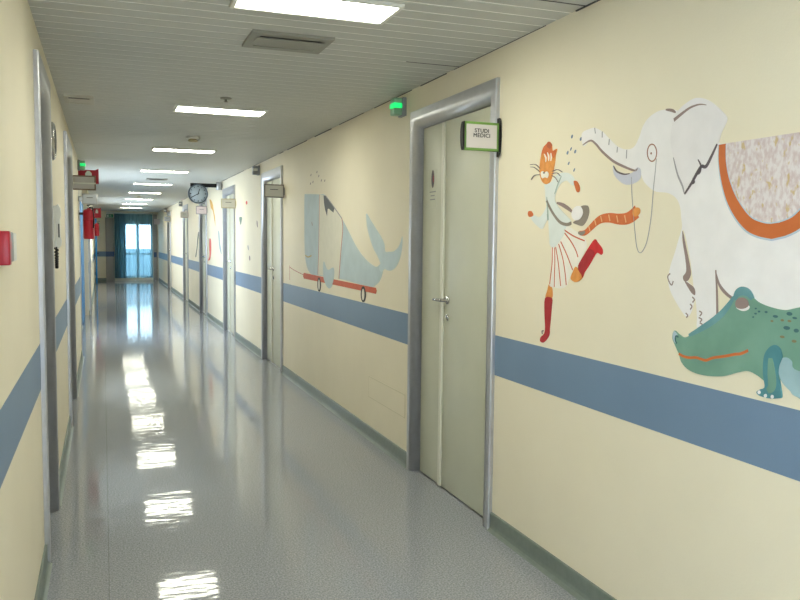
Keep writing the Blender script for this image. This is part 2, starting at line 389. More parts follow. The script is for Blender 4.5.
# ------------------------------------------------------------------ signs standing out from the wall
def sign(side, y, x0, x1, z0, z1, label, frame, face, name='projecting_sign', lines=True, caps=False, text=None, band=None):
    X = XR if side == 'R' else XL
    root = thing(name, label, 'sign', (X, y, (z0+z1)/2), 'door signs standing out from the walls')
    t = .016; bw = .012
    m = MB(); m.box(x0, x1, y-t/2, y+t/2, z0, z1, .002)
    m.build('sign_frame', frame, root)
    m = MB(); m.box(x0+bw, x1-bw, y-t/2-.0015, y-t/2+.002, z0+bw, z1-bw); m.box(x0+bw, x1-bw, y+t/2-.002, y+t/2+.0015, z0+bw, z1-bw)
    m.build('sign_face', face, root)
    # bracket to the wall
    if side == 'R': MB().box(x1-.004, X, y-.008, y+.008, z0+.03, z1-.03, .002).build('bracket', M_DGREY if caps else frame, root)
    else: MB().box(X, x0+.004, y-.008, y+.008, z0+.03, z1-.03, .002).build('bracket', frame, root)
    if caps:
        zc = (z0+z1)/2; hh = (z1-z0)/2
        arc = lambda xb, bulge, hgt, sgn: [(xb, zc-hgt), (xb, zc+hgt)] + [(xb+sgn*bulge*math.cos(math.pi/2*f), zc+hgt*math.sin(math.pi/2*f)) for f in (.8,.6,.4,.2,0,-.2,-.4,-.6,-.8)]
        MB().prism(arc(x0, .010, hh, -1), 'y', y-.014, y+.014).build('end_cap', M_BLACK, root)
        MB().prism([(p[0], p[1]) for p in arc(x1, .010, hh*1.36, 1)], 'y', y-.016, y+.016).build('wall_cap', M_BLACK, root)
    if lines and not text:
        w = x1-x0
        MB().box(x0+w*.3, x1-w*.3, y-t/2-.0015, y-t/2-.0022, (z0+z1)/2+.012, (z0+z1)/2+.018).build('text_line', M_DGREY, root)
    if band:
        MB().box(x0+.001, x1-.001, y-t/2-.006, y-t/2, z0+(z1-z0)*.42, z0+(z1-z0)*.52, .002).build('glint_strip', M_DOORW, root)  # silver band, its glint put in as a pale matte colour
    if text:
        cu = bpy.data.curves.new('lettering', 'FONT'); cu.body = text; cu.size = .0255; cu.align_x = 'CENTER'; cu.align_y = 'CENTER'; cu.space_line = .86; cu.space_character = 1.1
        cu.extrude = .0003
        tmp = bpy.data.objects.new('tmp', cu); C.objects.link(tmp)
        dg = bpy.context.evaluated_depsgraph_get(); me = bpy.data.meshes.new_from_object(tmp.evaluated_get(dg))
        bpy.data.objects.remove(tmp)
        o = bpy.data.objects.new('lettering', me); C.objects.link(o); me.materials.clear(); me.materials.append(M_BLACK)
        tb = bmesh.new()
        for dx_, dy_ in ((-.0005, 0), (.0005, 0), (0, .0004), (0, -.0004)):
            n_ = len(tb.verts); tb.from_mesh(me); tb.verts.ensure_lookup_table()
            bmesh.ops.translate(tb, verts=list(tb.verts)[n_:], vec=(dx_, dy_, dy_*.02+dx_*.02))
        tb.to_mesh(me); tb.free()
        o.parent = root; o.rotation_euler = (math.pi/2, 0, 0)
        o.location = ((x0+x1)/2-X, -t/2-.0022, .014)
    return root
sy = 3.775*S; x0, z1 = at_depth(463.5, 121, sy); x1, z0 = at_depth(501, 152, sy)
sign('R', sy, x0, XR-.012, z0, z1, 'white sign lettered STUDI MEDICI with green border, beside the nearest right door', M_GREEN, M_PAPER, caps=True, text='STUDI\nMEDICI')
def sgn(y, box, *a, **k):
    x0, z1 = at_depth(box[0], box[1], y); x1, z0 = at_depth(box[2], box[3], y)
    return sign(a[0], y, x0, min(x1, XR-.006) if a[0] == 'R' else x1, z0, z1, *a[1:], **k)
M_SG = mat('sign_grey', (214,212,206), .5); M_FG = mat('sign_frame_grey', (140,136,134), .5)
M_PK = mat('sign_pinkish', (212,196,196), .5)
sgn(9.1*S, (264,184,285,198), 'R', 'dark grey framed blank sign at the door beyond the whale painting', M_FG, M_SG)
sgn(12.66*S, (221,198.5,236,208.5), 'R', 'beige framed sign at the door just before the clock', M_BEIGE, M_SG)
sgn(16.34*S, (196,206,208,214.5), 'R', 'pinkish framed small sign right below the clock', M_FG, M_PK)
sgn(20.12*S, (180.5,211.5,190,218), 'R', 'pale pink sign on the fifth right door, left of the clock', M_PK, M_SG)
sgn(25.45*S, (163.5,216,172,222), 'R', 'dull olive sign on the last right door', M_BEIGE, M_GREYBOX)
def sgl(y, box, *a, **k):
    x0, z1 = at_depth(box[0], box[1], y); x1, z0 = at_depth(box[2], box[3], y)
    return sign('L', y, max(x0, XL+.006), x1, z0, z1, *a, **k)
sgl(8.46*S, (71,175,96,190.5), 'wooden framed sign with a bright metal strip, on the left wall', M_WOOD, mat('sign_taupe', (196,190,180), .4), lines=False, band=True)
sgl(10.9*S, (82,193.5,97.5,204.5), 'pale blue-white sign on the left wall above the larger extinguisher', M_ALU, mat('sign_bluewhite', (206,212,222), .4))
# pink one by the curtain
y = 30.6*S; x0, z1 = at_depth(154, 219, y); x1, z0 = at_depth(158.3, 224.5, y)
sign('R', y, x0, XR-.01, z0, z1, 'tiny pink sign on the right wall beside the curtain', M_PK, M_PK, lines=False)

# ------------------------------------------------------------------ call lamps above the doors
def call_lamp(side, y, label, lit):
    X = XR if side == 'R' else XL; d = -1 if side == 'R' else 1
    z0, z1 = 2.442*S, 2.562*S
    root = thing('call_lamp', label, 'lamp', (X, y, (z0+z1)/2), 'call lamps above the corridor doors')
    MB().box(X, X+d*.026, y-.045, y+.045, z0-.003, z1+.004, .004).build('base', M_DGREY if False else M_GREYBOX, root)
    zc0, zc1 = z0+(z1-z0)*.42, z0+(z1-z0)*.70
    m = MB(); m.box(X+d*.026, X+d*.082, y-.036, y+.036, z0+.002, zc0, .008); m.box(X+d*.026, X+d*.082, y-.036, y+.036, zc1, z1, .008)
    m.build('housing', M_GLENS if lit else M_GREYBOX, root)
    MB().box(X+d*.026, X+d*.085, y-.039, y+.039, zc0, zc1, .006).build('lens', M_GLAMP if lit else M_WHITE, root)
    return root
call_lamp('R', 5.215*S, 'call lamp glowing green above the nearest right door', True)
call_lamp('R', 10.66*S, 'unlit grey call lamp by the second right door', False)
call_lamp('R', 17.85*S, 'unlit grey call lamp just past the fourth right door', False)
call_lamp('R', 21.66*S, 'unlit grey call lamp just past the fifth right door', False)
call_lamp('R', 27.0*S, 'unlit grey call lamp just past the sixth right door', False)
call_lamp('L', 10.98*S, 'call lamp glowing green on the left wall', True)

# ------------------------------------------------------------------ clock on a wall bar
y = 14.2*S
ck = thing('wall_clock', 'round grey clock on a dark bar standing out from the right wall', 'clock', (XR, y, 2.5*S))
bx0, bz1 = at_depth(190.3, 183, y); bx1, bz0 = at_depth(216, 187.6, y)
MB().box(bx0, XR, y-.022, y+.022, bz0, bz1, .003).build('bar', M_BLACK, ck)
cx, cz = at_depth(198, 193.8, y-.06); rad = 9.4*(y-.06)/F
sx, sz = at_depth(219, 186, y)
MB().lathe([(0,-.055), (.042,-.055), (.046,-.05), (.046,.06), (.042,.066), (0,.066)], Vector((0,0,1)), Vector((sx, y, (bz0+bz1)/2-.01)), 24).build('mount', M_ALU, ck)
ax = Vector((0,-1,0)); o0 = Vector((cx, y-.022, cz))
cs = MB().lathe([(0,0), (rad*.93,0), (rad,.01), (rad,.06), (rad*.94,.066), (rad*.90,.060), (rad*.89,.052), (0,.052)], ax, o0, 48).build('clock_case', mat('clock_rim', (78,88,98), .35), ck)
fc = MB().lathe([(0,.052), (rad*.885,.052), (rad*.885,.0535), (0,.0535)], ax, o0, 48).build('clock_face', mat('clock_dial', (176,186,192), .4), cs)
m = MB(); fy = y-.022-.0545
def bar2(m, ang, r0, r1, w, yy):
    dx, dz = math.sin(ang), math.cos(ang); nx, nz = dz, -dx
    P = [(cx+dx*r0+nx*w, cz+dz*r0+nz*w), (cx+dx*r1+nx*w, cz+dz*r1+nz*w), (cx+dx*r1-nx*w, cz+dz*r1-nz*w), (cx+dx*r0-nx*w, cz+dz*r0-nz*w)]
    m.prism(P, 'y', yy, yy-.0012)
for k in range(12):
    m = MB(); bar2(m, k*math.pi/6, rad*.68, rad*.82, .005 if k % 3 else .008, y-.022-.0535); m.build('hour_mark', M_DGREY, cs)
m = MB(); bar2(m, math.radians(18), -.02, rad*.52, .006, fy-.001); m.build('hour_hand', M_BLACK, cs)
m = MB(); bar2(m, math.radians(240), -.02, rad*.76, .005, fy-.003); m.build('minute_hand', M_BLACK, cs)

# ------------------------------------------------------------------ ceiling fittings
lx0, lx1 = .554*S, 1.222*S
places = ['nearest the camera, at the top of the picture', 'second along, just before the smoke detector', 'third along, just past the smoke detector', 'fourth along from the camera',
          'fifth along, past the far ceiling vent', 'sixth along from the camera', 'seventh along, above the row end', 'eighth along, last but one before the curtain', 'ninth along, last before the curtain']
for k in range(-1, 9):
    yc = (3.43+3.025*k)*S
    lab = 'lit ceiling light panel, ' + places[k] if k >= 0 else 'lit ceiling light panel behind the camera'
    r = thing('ceiling_light', lab, 'ceiling light', ((lx0+lx1)/2, yc, H), 'light panels in the slatted ceiling')
    hy = .118; t = .018
    f = MB()
    f.box(lx0-t, lx0, yc-hy-t, yc+hy+t, H-.014, H+.001, .002).box(lx1, lx1+t, yc-hy-t, yc+hy+t, H-.014, H+.001, .002)
    f.box(lx0, lx1, yc-hy-t, yc-hy, H-.014, H+.001, .002).box(lx0, lx1, yc+hy, yc+hy+t, H-.014, H+.001, .002)
    f.build('fixture_frame', M_WHITE, r)
    MB().box(lx0, lx1, yc-hy, yc+hy, H-.006, H+.001).build('diffuser', M_LAMP, r)

def vent(label, x0, x1, y0, y1, fm, name='ceiling_vent'):
    r = thing(name, label, 'vent', ((x0+x1)/2, (y0+y1)/2, H), 'ceiling air vents')
    t = .045*min(1, (x1-x0)/.3)
    f = MB()
    f.prism([(x0, y0), (x1, y0), (x1-t, y0+t), (x0+t, y0+t)], 'z', H-.012, H+.002); f.prism([(x0, y1), (x1, y1), (x1-t, y1-t), (x0+t, y1-t)], 'z', H-.012, H+.002)
    f.prism([(x0, y0), (x0+t, y0+t), (x0+t, y1-t), (x0, y1)], 'z', H-.012, H+.002); f.prism([(x1, y0), (x1-t, y0+t), (x1-t, y1-t), (x1, y1)], 'z', H-.012, H+.002)
    f.build('vent_frame', fm, r)
    MB().box(x0+t*.8, x1-t*.8, y0+t*.8, y1-t*.8, H-.003, H+.002).build('vent_backing', M_DGREY, r)
    a, c = y0+t+.018, y1-t+.004
    MB().prism([(a, H-.020), (c, H-.008), (c, H-.004), (a, H-.016)], 'x', x0+t*.7, x1-t*.7).build('flap', fm, r)
    MB().prism([(y0+t+.004, H-.012), (y0+t+.010, H-.012), (y0+t+.010, H-.004), (y0+t+.004, H-.004)], 'x', x0+t, x1-t).build('blade', fm, r)
    return r
M_VENT = mat('vent_metal', (150,149,140), .45)
vent('grey square-edged ceiling vent beside the nearest light panel', .70*S, 1.115*S, 3.94*S, 4.27*S, M_VENT)
vent('small white ceiling vent against the left wall', -.25*S, -.045*S, 6.22*S, 6.54*S, mat('vent_white', (196,194,184), .45))
vent('far ceiling vent between the fourth and fifth light panels', .71*S, 1.05*S, 14.1*S, 14.4*S, M_VENT)
def detector(x, y, label, r=.052, h=.045):
    o = thing('smoke_detector', label, 'smoke detector', (x, y, H), 'detectors on the ceiling')
    MB().lathe([(0,0), (r*1.1,0), (r*1.1,h*.3), (r*.95,h*.42), (0,h*.42)], Vector((0,0,-1)), Vector((x, y, H)), 28).build('base', M_WHITE, o)
    MB().lathe([(0,h*.42), (r*.62,h*.42), (r*.62,h*.6), (r*.85,h*.62), (r*.78,h*.9), (r*.5,h), (0,h)], Vector((0,0,-1)), Vector((x, y, H)), 28).build('sensor_head', M_BEIGE, o)
detector(.863*S, 8.26*S, 'round smoke detector between the second and third light panels')
detector(.818*S, 19.9*S, 'far round detector on the ceiling before the seventh light panel')
o = thing('sprinkler', 'small ceiling sprinkler just before the second light panel', 'sprinkler', (.852*S, 5.9*S, H))
MB().lathe([(0,0), (.038,0), (.036,.006), (.014,.010), (0,.010)], Vector((0,0,-1)), Vector((.852*S, 5.9*S, H)), 24).build('rosette', M_VENT, o)
MB().lathe([(0,.010), (.008,.010), (.008,.022), (.015,.024), (.015,.027), (0,.027)], Vector((0,0,-1)), Vector((.852*S, 5.9*S, H)), 16).build('nozzle', M_VENT, o)

# ------------------------------------------------------------------ left wall fittings
# red call point in the foreground
y0, y1 = 2.50*S, 2.64*S; cxp, ztop = at_depth(9.5, 231, y0); _, zbot = at_depth(9.5, 265.5, y0)
fp = thing('fire_alarm', 'red fire alarm call point box on the left wall by the camera', 'fire alarm', (XL, (y0+y1)/2, (ztop+zbot)/2))
MB().box(XL-.003, cxp, y0, y0+.036, zbot, ztop, .004, 3).build('housing', M_RED, fp)
MB().box(XL, cxp-.006, y0+.03, y1+.03, zbot+.006, ztop-.002, .004).build('back_plate', M_GREYBOX, fp)
MB().box(XL, cxp-.006, y1+.03, y1+.11, zbot+.006, ztop-.004, .004).build('side_cover', M_WHITE, fp)
MB().box(cxp-.010, cxp-.003, y0+.05, y0+.085, zbot+.04, ztop-.018, .002).build('press_button', M_RED, fp)
# round disc fixture
z = 2.165*S; y = 5.32*S
df = thing('wall_speaker', 'round silver-rimmed disc on the left wall above the handset', 'speaker', (XL, y, z))
MB().lathe([(0,0), (.105,0), (.105,.010), (.096,.020), (.085,.024), (.082,.020), (0,.020)], Vector((1,0,0)), Vector((XL, y, z)), 36).build('rim', M_CHROME, df)
MB().lathe([(0,.020), (.080,.020), (.060,.027), (0,.030)], Vector((1,0,0)), Vector((XL, y, z)), 36).build('cone', M_DGREY, df)
# handset intercom with hanging coiled cord
y = 5.36*S; z0, z1 = 1.495*S, 1.785*S
ph = thing('wall_telephone', 'white wall handset with dark hanging cord on the left wall', 'telephone', (XL, y, (z0+z1)/2))
MB().box(XL, XL+.016, y-.045, y+.045, z0+.02, z1-.01, .006, 3).build('base', M_WHITE, ph)
hs = MB(); hs.prism([(XL+.012, z0+.03), (XL+.026, z0+.012), (XL+.040, z0+.03), (XL+.043, z0+.055), (XL+.036, z0+.085), (XL+.036, z1-.085), (XL+.043, z1-.06), (XL+.041, z1-.025), (XL+.028, z1), (XL+.012, z1-.012)], 'y', y-.024, y+.024, .003)
hs.build('handset', M_WHITE, ph)
MB().box(XL+.027, XL+.034, y-.0265, y-.0235, z0+.075, z1-.11, .001).build('grip_strip', M_DGREY, ph)
pts = []
for i in range(300):
    f = i/299; a = 2*math.pi*22*f; dn = math.sin(math.pi*f)
    pts.append((XL+.012+.006*f+.0055*math.cos(a), y-.020+.034*f+.0055*math.sin(a), z0+.030-.125*dn**.8+.001*math.sin(a)))
MB().tube(pts, .0036, 6).build('coiled_cord', M_BLACK, ph)
# extinguishers
def extinguisher(x, y, z0, r, hgt, label, X):
    o = thing('fire_extinguisher', label, 'fire extinguisher', (x, y, z0), 'fire extinguishers on the left wall')
    A = Vector((0,0,1)); O = Vector((x, y, z0))
    MB().lathe([(0,.006), (r*.86,0), (r*.97,.006), (r,.02), (r,hgt*.90), (r*.93,hgt*.945), (r*.70,hgt*.98), (r*.36,hgt), (r*.30,hgt*1.02), (0,hgt*1.02)], A, O, 32).build('cylinder', M_RED, o)
    v = MB().lathe([(0,hgt*1.01), (r*.26,hgt*1.01), (r*.26,hgt*1.06), (r*.2,hgt*1.075), (r*.2,hgt*1.12), (0,hgt*1.12)], A, O, 20)
    v.build('valve', M_CHROME, o)
    l = MB(); zt = z0+hgt*1.10
    l.prism([(x-.02, zt), (x+.085, zt+.02), (x+.085, zt+.026), (x-.02, zt+.012)], 'y', y-.012, y+.012); l.prism([(x-.015, zt-.03), (x+.075, zt-.038), (x+.075, zt-.032), (x-.015, zt-.02)], 'y', y-.012, y+.012)
    l.build('lever', M_BLACK, o)
    MB().tube([(x+.01, y-.015, zt-.02), (x+.04, y-.03, zt-.015), (x+r*.8, y-.03, zt-.06), (x+r*.95, y-r*.5, zt-.14), (x+r*.85, y-r*.75, zt-.26)], .008, 10).build('hose', M_BLACK, o)
    MB().lathe([(r*1.0,hgt*.60), (r*1.012,hgt*.60), (r*1.012,hgt*.66), (r*1.0,hgt*.66)], A, O, 32).build('strap', M_REDS, o)
    b = MB(); b.box(X-.002, x-r*.8, y, y+.02, z0+hgt*.80, z0+hgt*.88, .002); b.box(X-.002, X+.004, y-.01, y+.035, z0+hgt*.6, z0+hgt*.95, .001)
    b.build('bracket', M_DGREY, o)
y = 11.08*S; xa, zb = at_depth(83.5, 239, y); xb, zt = at_depth(94, 209, y)
extinguisher((xa+xb)/2, y, zb, (xb-xa)/2, zt-zb, 'larger red fire extinguisher hung beneath the pale sign on left wall', XL)
y = 27.6*S; xa, zb = at_depth(94.6, 236, y); xb, zt = at_depth(99.2, 223.5, y)
extinguisher((xa+xb)/2, y, zb, (xb-xa)/2, zt-zb, 'small-looking far fire extinguisher near the left end of the curtain', XL)
def flag_sign(y, box, label):
    xa, z1 = at_depth(box[0], box[1], y); xb, z0 = at_depth(box[2], box[3], y); xa = XL; xm = (xa+xb)/2
    o = thing('extinguisher_sign', label, 'sign', (XL, y, (z0+z1)/2), 'red extinguisher signs')
    MB().prism([(xa, z0), (xb, z0), (xb, z1), (xb-.04, z1-.02), (xa, z1-.02)], 'y', y-.004, y+.004).build('panel', M_REDS, o)
    w = (xb-xa); pz0, pz1 = z0+(z1-z0)*.45, z0+(z1-z0)*.82
    m = MB(); m.prism([(xa+w*.34, pz0), (xa+w*.66, pz0), (xa+w*.66, pz0+(pz1-pz0)*.6), (xa+w*.56, pz1), (xa+w*.44, pz1), (xa+w*.34, pz0+(pz1-pz0)*.6)], 'y', y-.0055, y-.004)
    m.build('pictogram', M_WHITE, o)
    MB().box(XL, XL+.014, y-.02, y+.02, z0, z1-.02, .002).build('fixing_bracket', M_REDS, o)
flag_sign(11.2*S, (82,168,98.8,184), 'red extinguisher sign just behind the green lamp on the left wall')
flag_sign(26.6*S, (93,207.5,101,218), 'far red extinguisher sign near the exit sign on left')

# access panel low on the right wall under the whale
ya, _ = on_right(405, 396); yb2, _ = on_right(369, 375); _, z1 = on_right(387, 386); _, z0 = on_right(387, 407)
ap = thing('access_panel', 'cream access hatch low on the right wall beyond the nearest door', 'wall panel', (XR, (ya+yb2)/2, z0))
MB().box(XR-.0016, XR+.002, ya, yb2, z0, z1).build('hatch', M_WALL, ap)
m = MB(); e = .004
m.box(XR-.0020, XR+.002, ya-e, ya, z0-e, z1+e).box(XR-.0020, XR+.002, yb2, yb2+e, z0-e, z1+e).box(XR-.0020, XR+.002, ya, yb2, z0-e, z0).box(XR-.0020, XR+.002, ya, yb2, z1, z1+e)
m.build('hatch_frame', mat('hatch_edge', (214,205,176), .5), ap)

# ------------------------------------------------------------------ end of the corridor
wx0, wx1 = .74*S, 1.75*S; wz0, wz1 = .09*S, 2.16*S
m = MB()
m.box(XL-WT, wx0, YE, YE+.15, -.06, H+.04).box(wx1, XR+WT, YE, YE+.15, -.06, H+.04).box(wx0, wx1, YE, YE+.15, wz1, H+.04).box(wx0, wx1, YE, YE+.15, -.06, wz0)
struct(m.build('wall_end', M_WALL), 'far end wall around the curtained glass door')
struct(MB().box(XL, .09*S, YE-.0015, YE, .90*S, 1.09*S).build('trim_5', M_BAND), 'blue band on the far end wall')
struct(MB().box(.09*S, .385*S, YE-.06, YE, 0, 2.36*S, .006).build('trim_6', M_GPANEL), 'tall grey-beige panel left of the curtain')
struct(MB().box(.089*S, .386*S, YE-.064, YE-.059, .90*S, 1.09*S).build('trim_7', M_DBAND), 'dark blue band across the grey panel left of the curtain')
struct(MB().box(1.775*S, 1.93*S, YE-.05, YE, 0, 2.5*S, .006).build('trim_8', M_GPANEL), 'narrow grey upright panel right of the curtain')
struct(MB().box(1.80*S, 1.90*S, YE-.056, YE-.049, .88*S, 1.07*S).build('trim_9', M_DBAND), 'dark blue block on the narrow grey panel right of the curtain')
struct(MB().prism([(YE, 0), (YE-.02, 0), (YE-.01, .02), (YE-.01, ZS), (YE, ZS)], 'x', XL, .09*S).build('baseboard_end', M_BASE), 'grey skirting at the far end wall')
# glazed door with two sashes
w = bpy.data.objects.new('window_1', None); C.objects.link(w); w.location = ((wx0+wx1)/2, YE+.05, wz0)
struct(w, 'glazed double door of white-framed panes behind the teal curtain')
f = MB(); t = .05; fy0, fy1 = YE+.03, YE+.09; xm = 1.226*S
f.box(wx0, wx0+t, fy0, fy1, wz0, wz1).box(wx1-t, wx1, fy0, fy1, wz0, wz1).box(wx0, wx1, fy0, fy1, wz1-t, wz1).box(wx0, wx1, fy0, fy1, wz0, wz0+t*1.6)
f.box(xm-.045, xm+.045, fy0-.005, fy1, wz0, wz1); f.box(wx0, wx1, fy0, fy1, 1.0*S-.03, 1.0*S+.03)
f.build('window_frame', M_WHITE, w)
for (a, b) in ((wx0+t, xm-.045), (xm+.045, wx1-t)):
    for (c, d) in ((wz0+t*1.6, 1.0*S-.03), (1.0*S+.03, wz1-t)):
        MB().box(a, b, YE+.056, YE+.064, c, d).build('pane', M_GLASS, w)
# balcony outside
struct(MB().box(-2.5, 4.5, YE+.16, YE+2.2, -.12, -.02).build('floor_balcony', mat('balcony_tile', (140,140,140), .7)), 'balcony floor outside the end window')
struct(MB().box(-2.5, 4.5, YE+2.05, YE+2.2, -.02, 1.05).build('wall_balcony', mat('balcony_parapet', (120,150,165), .7)), 'blue-grey balcony parapet outside the end window')
# curtain: sheer, in folds, drawn over the whole opening, bunched towards its left
cu = thing('curtain', 'sheer teal curtain hanging over the bright glazed end of the corridor', 'curtain', (1.08*S, YE-.16, 0))
def folds(name, xa, xb, z0, z1, n, amp, yb_, seed):
    rnd = random.Random(seed); N_ = n*10; bm = bmesh.new(); cols = []
    ph_ = [rnd.uniform(-.5,.5) for _ in range(n+2)]
    for i in range(N_+1):
        f_ = i/N_; x = xa+(xb-xa)*f_
        k = f_*n; p = 2*math.pi*(k+.35*math.sin(k*1.7+seed))
        a_ = amp*(.6+.5*math.sin(k*2.3+seed*1.3))
        col = []
        for j in range(9):
            g = j/8; z = z1+(z0-z1)*g
            col.append(bm.verts.new((x+.012*math.sin(p*.5+g*2), yb_+a_*math.sin(p)*(.55+.6*g), z)))
        cols.append(col)
    for i in range(N_):
        for j in range(8):
            fa = bm.faces.new((cols[i][j], cols[i+1][j], cols[i+1][j+1], cols[i][j+1])); fa.smooth = True
    mb = MB(); mb.bm.free(); mb.bm = bm
    return mb.build(name, M_CURT, cu)
folds('curtain_panel', .40*S, 1.765*S, .10, 2.50*S, 17, .028, YE-.13, 3)
folds('bunched_fold', .385*S, .80*S, .09, 2.49*S, 9, .034, YE-.20, 8)
MB().tube([(.36*S, YE-.165, 2.515*S), (1.79*S, YE-.165, 2.515*S)], .014, 12).box(.40*S, .42*S, YE-.18, YE, 2.505*S, 2.525*S).box(1.73*S, 1.75*S, YE-.18, YE, 2.505*S, 2.525*S).build('curtain_rail', M_WHITE, cu)
# exit sign
xa, z1 = at_depth(106, 211.5, YE-.07); xb, z0 = at_depth(113.5, 217.8, YE-.07); zm = z1-(z1-z0)*.42
ex = thing('exit_sign', 'green running-man exit sign with white strip above the grey panel', 'exit sign', ((xa+xb)/2, YE, z0))
MB().box(xa, xb, YE-.07, YE-.0, z0, z1, .003).build('housing', M_WHITE, ex)
MB().box(xa+.01, xb-.01, YE-.074, YE-.069, z0+.008, zm).build('green_panel', M_EXIT, ex)
w_ = xb-xa; hh_ = zm-z0; m = MB(); yy0, yy1 = YE-.0755, YE-.073
def quad(pts): m.prism([(xa+w_*p, z0+hh_*q) for p, q in pts], 'y', yy0, yy1)
quad([(.14,.2),(.34,.2),(.34,.85),(.14,.85)])
quad([(.50,.45),(.58,.45),(.60,.72),(.52,.72)]); quad([(.53,.76),(.58,.76),(.58,.86),(.53,.86)]); quad([(.50,.47),(.42,.25),(.45,.22),(.54,.45)]); quad([(.55,.46),(.64,.30),(.62,.18),(.66,.18),(.68,.32),(.58,.48)])
quad([(.84,.5),(.74,.62),(.74,.38)])
m.build('running_figure', M_WHITE, ex)

# wall behind the camera
bw0, bw1 = XL+.06, XL+1.2; bz0, bz1 = .12, 2.2
m = MB().box(XL-WT, bw0, YB-.15, YB, -.06, H+.04).box(bw1, XR+WT, YB-.15, YB, -.06, H+.04).box(bw0, bw1, YB-.15, YB, bz1, H+.04).box(bw0, bw1, YB-.15, YB, -.06, bz0)
struct(m.build('wall_back', M_WALL), 'wall behind the camera')
w = bpy.data.objects.new('window_5', None); C.objects.link(w); w.location = ((bw0+bw1)/2, YB-.08, bz0)
struct(w, 'wide daylight window behind the camera')
bm_ = (bw0+bw1)/2
MB().box(bw0, bw0+.05, YB-.12, YB-.05, bz0, bz1).box(bw1-.05, bw1, YB-.12, YB-.05, bz0, bz1).box(bw0, bw1, YB-.12, YB-.05, bz0, bz0+.05).box(bw0, bw1, YB-.12, YB-.05, bz1-.05, bz1).box(bm_-.03, bm_+.03, YB-.12, YB-.05, bz0, bz1).build('window_frame', M_WHITE, w)
for a, b in ((bw0+.05, bm_-.03), (bm_+.03, bw1-.05)): MB().box(a, b, YB-.09, YB-.082, bz0+.05, bz1-.05).build('pane', M_GLASS, w)

# ------------------------------------------------------------------ paintings on the right wall
def W(p):
    if p[0] == 'w': return (p[1]*S, p[2]*S)
    return on_right(*p)
def spline(pts, n=5, closed=True):
    out = []; N_ = len(pts)
    rng = range(N_) if closed else range(N_-1)
    for i in rng:
        if closed: a, b, c, d = (pts[(i+k) % N_] for k in (-1,0,1,2))
        else: a, b, c, d = pts[max(i-1,0)], pts[i], pts[i+1], pts[min(i+2,N_-1)]
        for k in range(n):
            t = k/n; q = []
            for j in (0,1):
                q.append(.5*(2*b[j]+(c[j]-a[j])*t+(2*a[j]-5*b[j]+4*c[j]-d[j])*t*t+(3*b[j]-a[j]-3*c[j]+d[j])*t**3))
            out.append(tuple(q))
    if not closed: out.append(pts[-1])
    return out
LAY = .0007
def paint(name, m, pts, layer, parent, smooth=5, mb=None):
    w = [W(p) for p in pts]
    if smooth: w = spline(w, smooth)
    k = mb or MB()
    k.prism(w, 'x', XR+.002, XR-LAY*(layer+1))
    return k if mb is not None else k.build(name, m, parent)
def stroke(name, m, pts, width, layer, parent, mb=None, smooth=6, taper=False, w_end=None):
    w = [W(p) for p in pts]
    if smooth: w = spline(w, smooth, False)
    L_, R_ = [], []; n = len(w)
    for i, p in enumerate(w):
        a = w[max(i-1,0)]; b = w[min(i+1,n-1)]; dx, dy = b[0]-a[0], b[1]-a[1]; l = math.hypot(dx,dy) or 1
        f = i/(n-1); ww = width if w_end is None else width+(w_end-width)*f
        if taper: ww *= .25+.75*math.sin(math.pi*min(1, max(0, .08+.84*f)))
        L_.append((p[0]-dy/l*ww/2, p[1]+dx/l*ww/2)); R_.append((p[0]+dy/l*ww/2, p[1]-dx/l*ww/2))
    k = mb or MB()
    bm = bmesh.new(); xf = XR-LAY*(layer+1)
    A = [bm.verts.new((xf, *p)) for p in L_]; B = [bm.verts.new((xf, *p)) for p in R_]
    A2 = [bm.verts.new((XR, *p)) for p in L_]; B2 = [bm.verts.new((XR, *p)) for p in R_]
    for i in range(n-1):
        bm.faces.new((A[i], A[i+1], B[i+1], B[i])); bm.faces.new((A[i], A2[i], A2[i+1], A[i+1])); bm.faces.new((B[i], B[i+1], B2[i+1], B2[i]))
    bm.faces.new((A[0], B[0], B2[0], A2[0])); bm.faces.new((A[-1], A2[-1], B2[-1], B[-1]))
    bmesh.ops.recalc_face_normals(bm, faces=list(bm.faces))
    k._add(bm)
    return k if mb is not None else k.build(name, m, parent)
def ring(name, m, cx, cy, rx, ry, rxi, ryi, layer, parent):
    o_ = [W((cx+rx*math.cos(2*math.pi*k/28), cy+ry*math.sin(2*math.pi*k/28))) for k in range(29)]
    i_ = [W((cx+rxi*math.cos(2*math.pi*k/28), cy+ryi*math.sin(2*math.pi*k/28))) for k in range(29)]
    bm = bmesh.new(); xf = XR-LAY*(layer+1)
    for k in range(28):
        v = [bm.verts.new((xf, *p)) for p in (o_[k], o_[k+1], i_[k+1], i_[k])]; bm.faces.new(v)
    bmesh.ops.remove_doubles(bm, verts=list(bm.verts), dist=1e-6); bmesh.ops.recalc_face_normals(bm, faces=list(bm.faces))
    k_ = MB(); k_._add(bm); return k_.build(name, m, parent)
def ell(cx, cy, rx, ry, n=20, rot=0):
    c, s = math.cos(rot), math.sin(rot)
    return [(cx+rx*math.cos(2*math.pi*k/n)*c-ry*math.sin(2*math.pi*k/n)*s, cy+rx*math.cos(2*math.pi*k/n)*s+ry*math.sin(2*math.pi*k/n)*c) for k in range(n)]
def pm(name, rgb, vary=3, vs=14): return mat(name, rgb, .6, vary=vary, vscale=vs)
P_WHITE = pm('paint_white', (240,237,238)); P_EAR = pm('paint_ear', (236,232,234)); P_TUSK = pm('paint_tusk', (205,205,218))
P_BROWN = pm('paint_brown', (150,104,92)); P_SHADE = pm('paint_mauve', (152,132,128)); P_DARK = pm('paint_dark', (104,92,98)); P_RING = pm('paint_ring', (158,112,98))
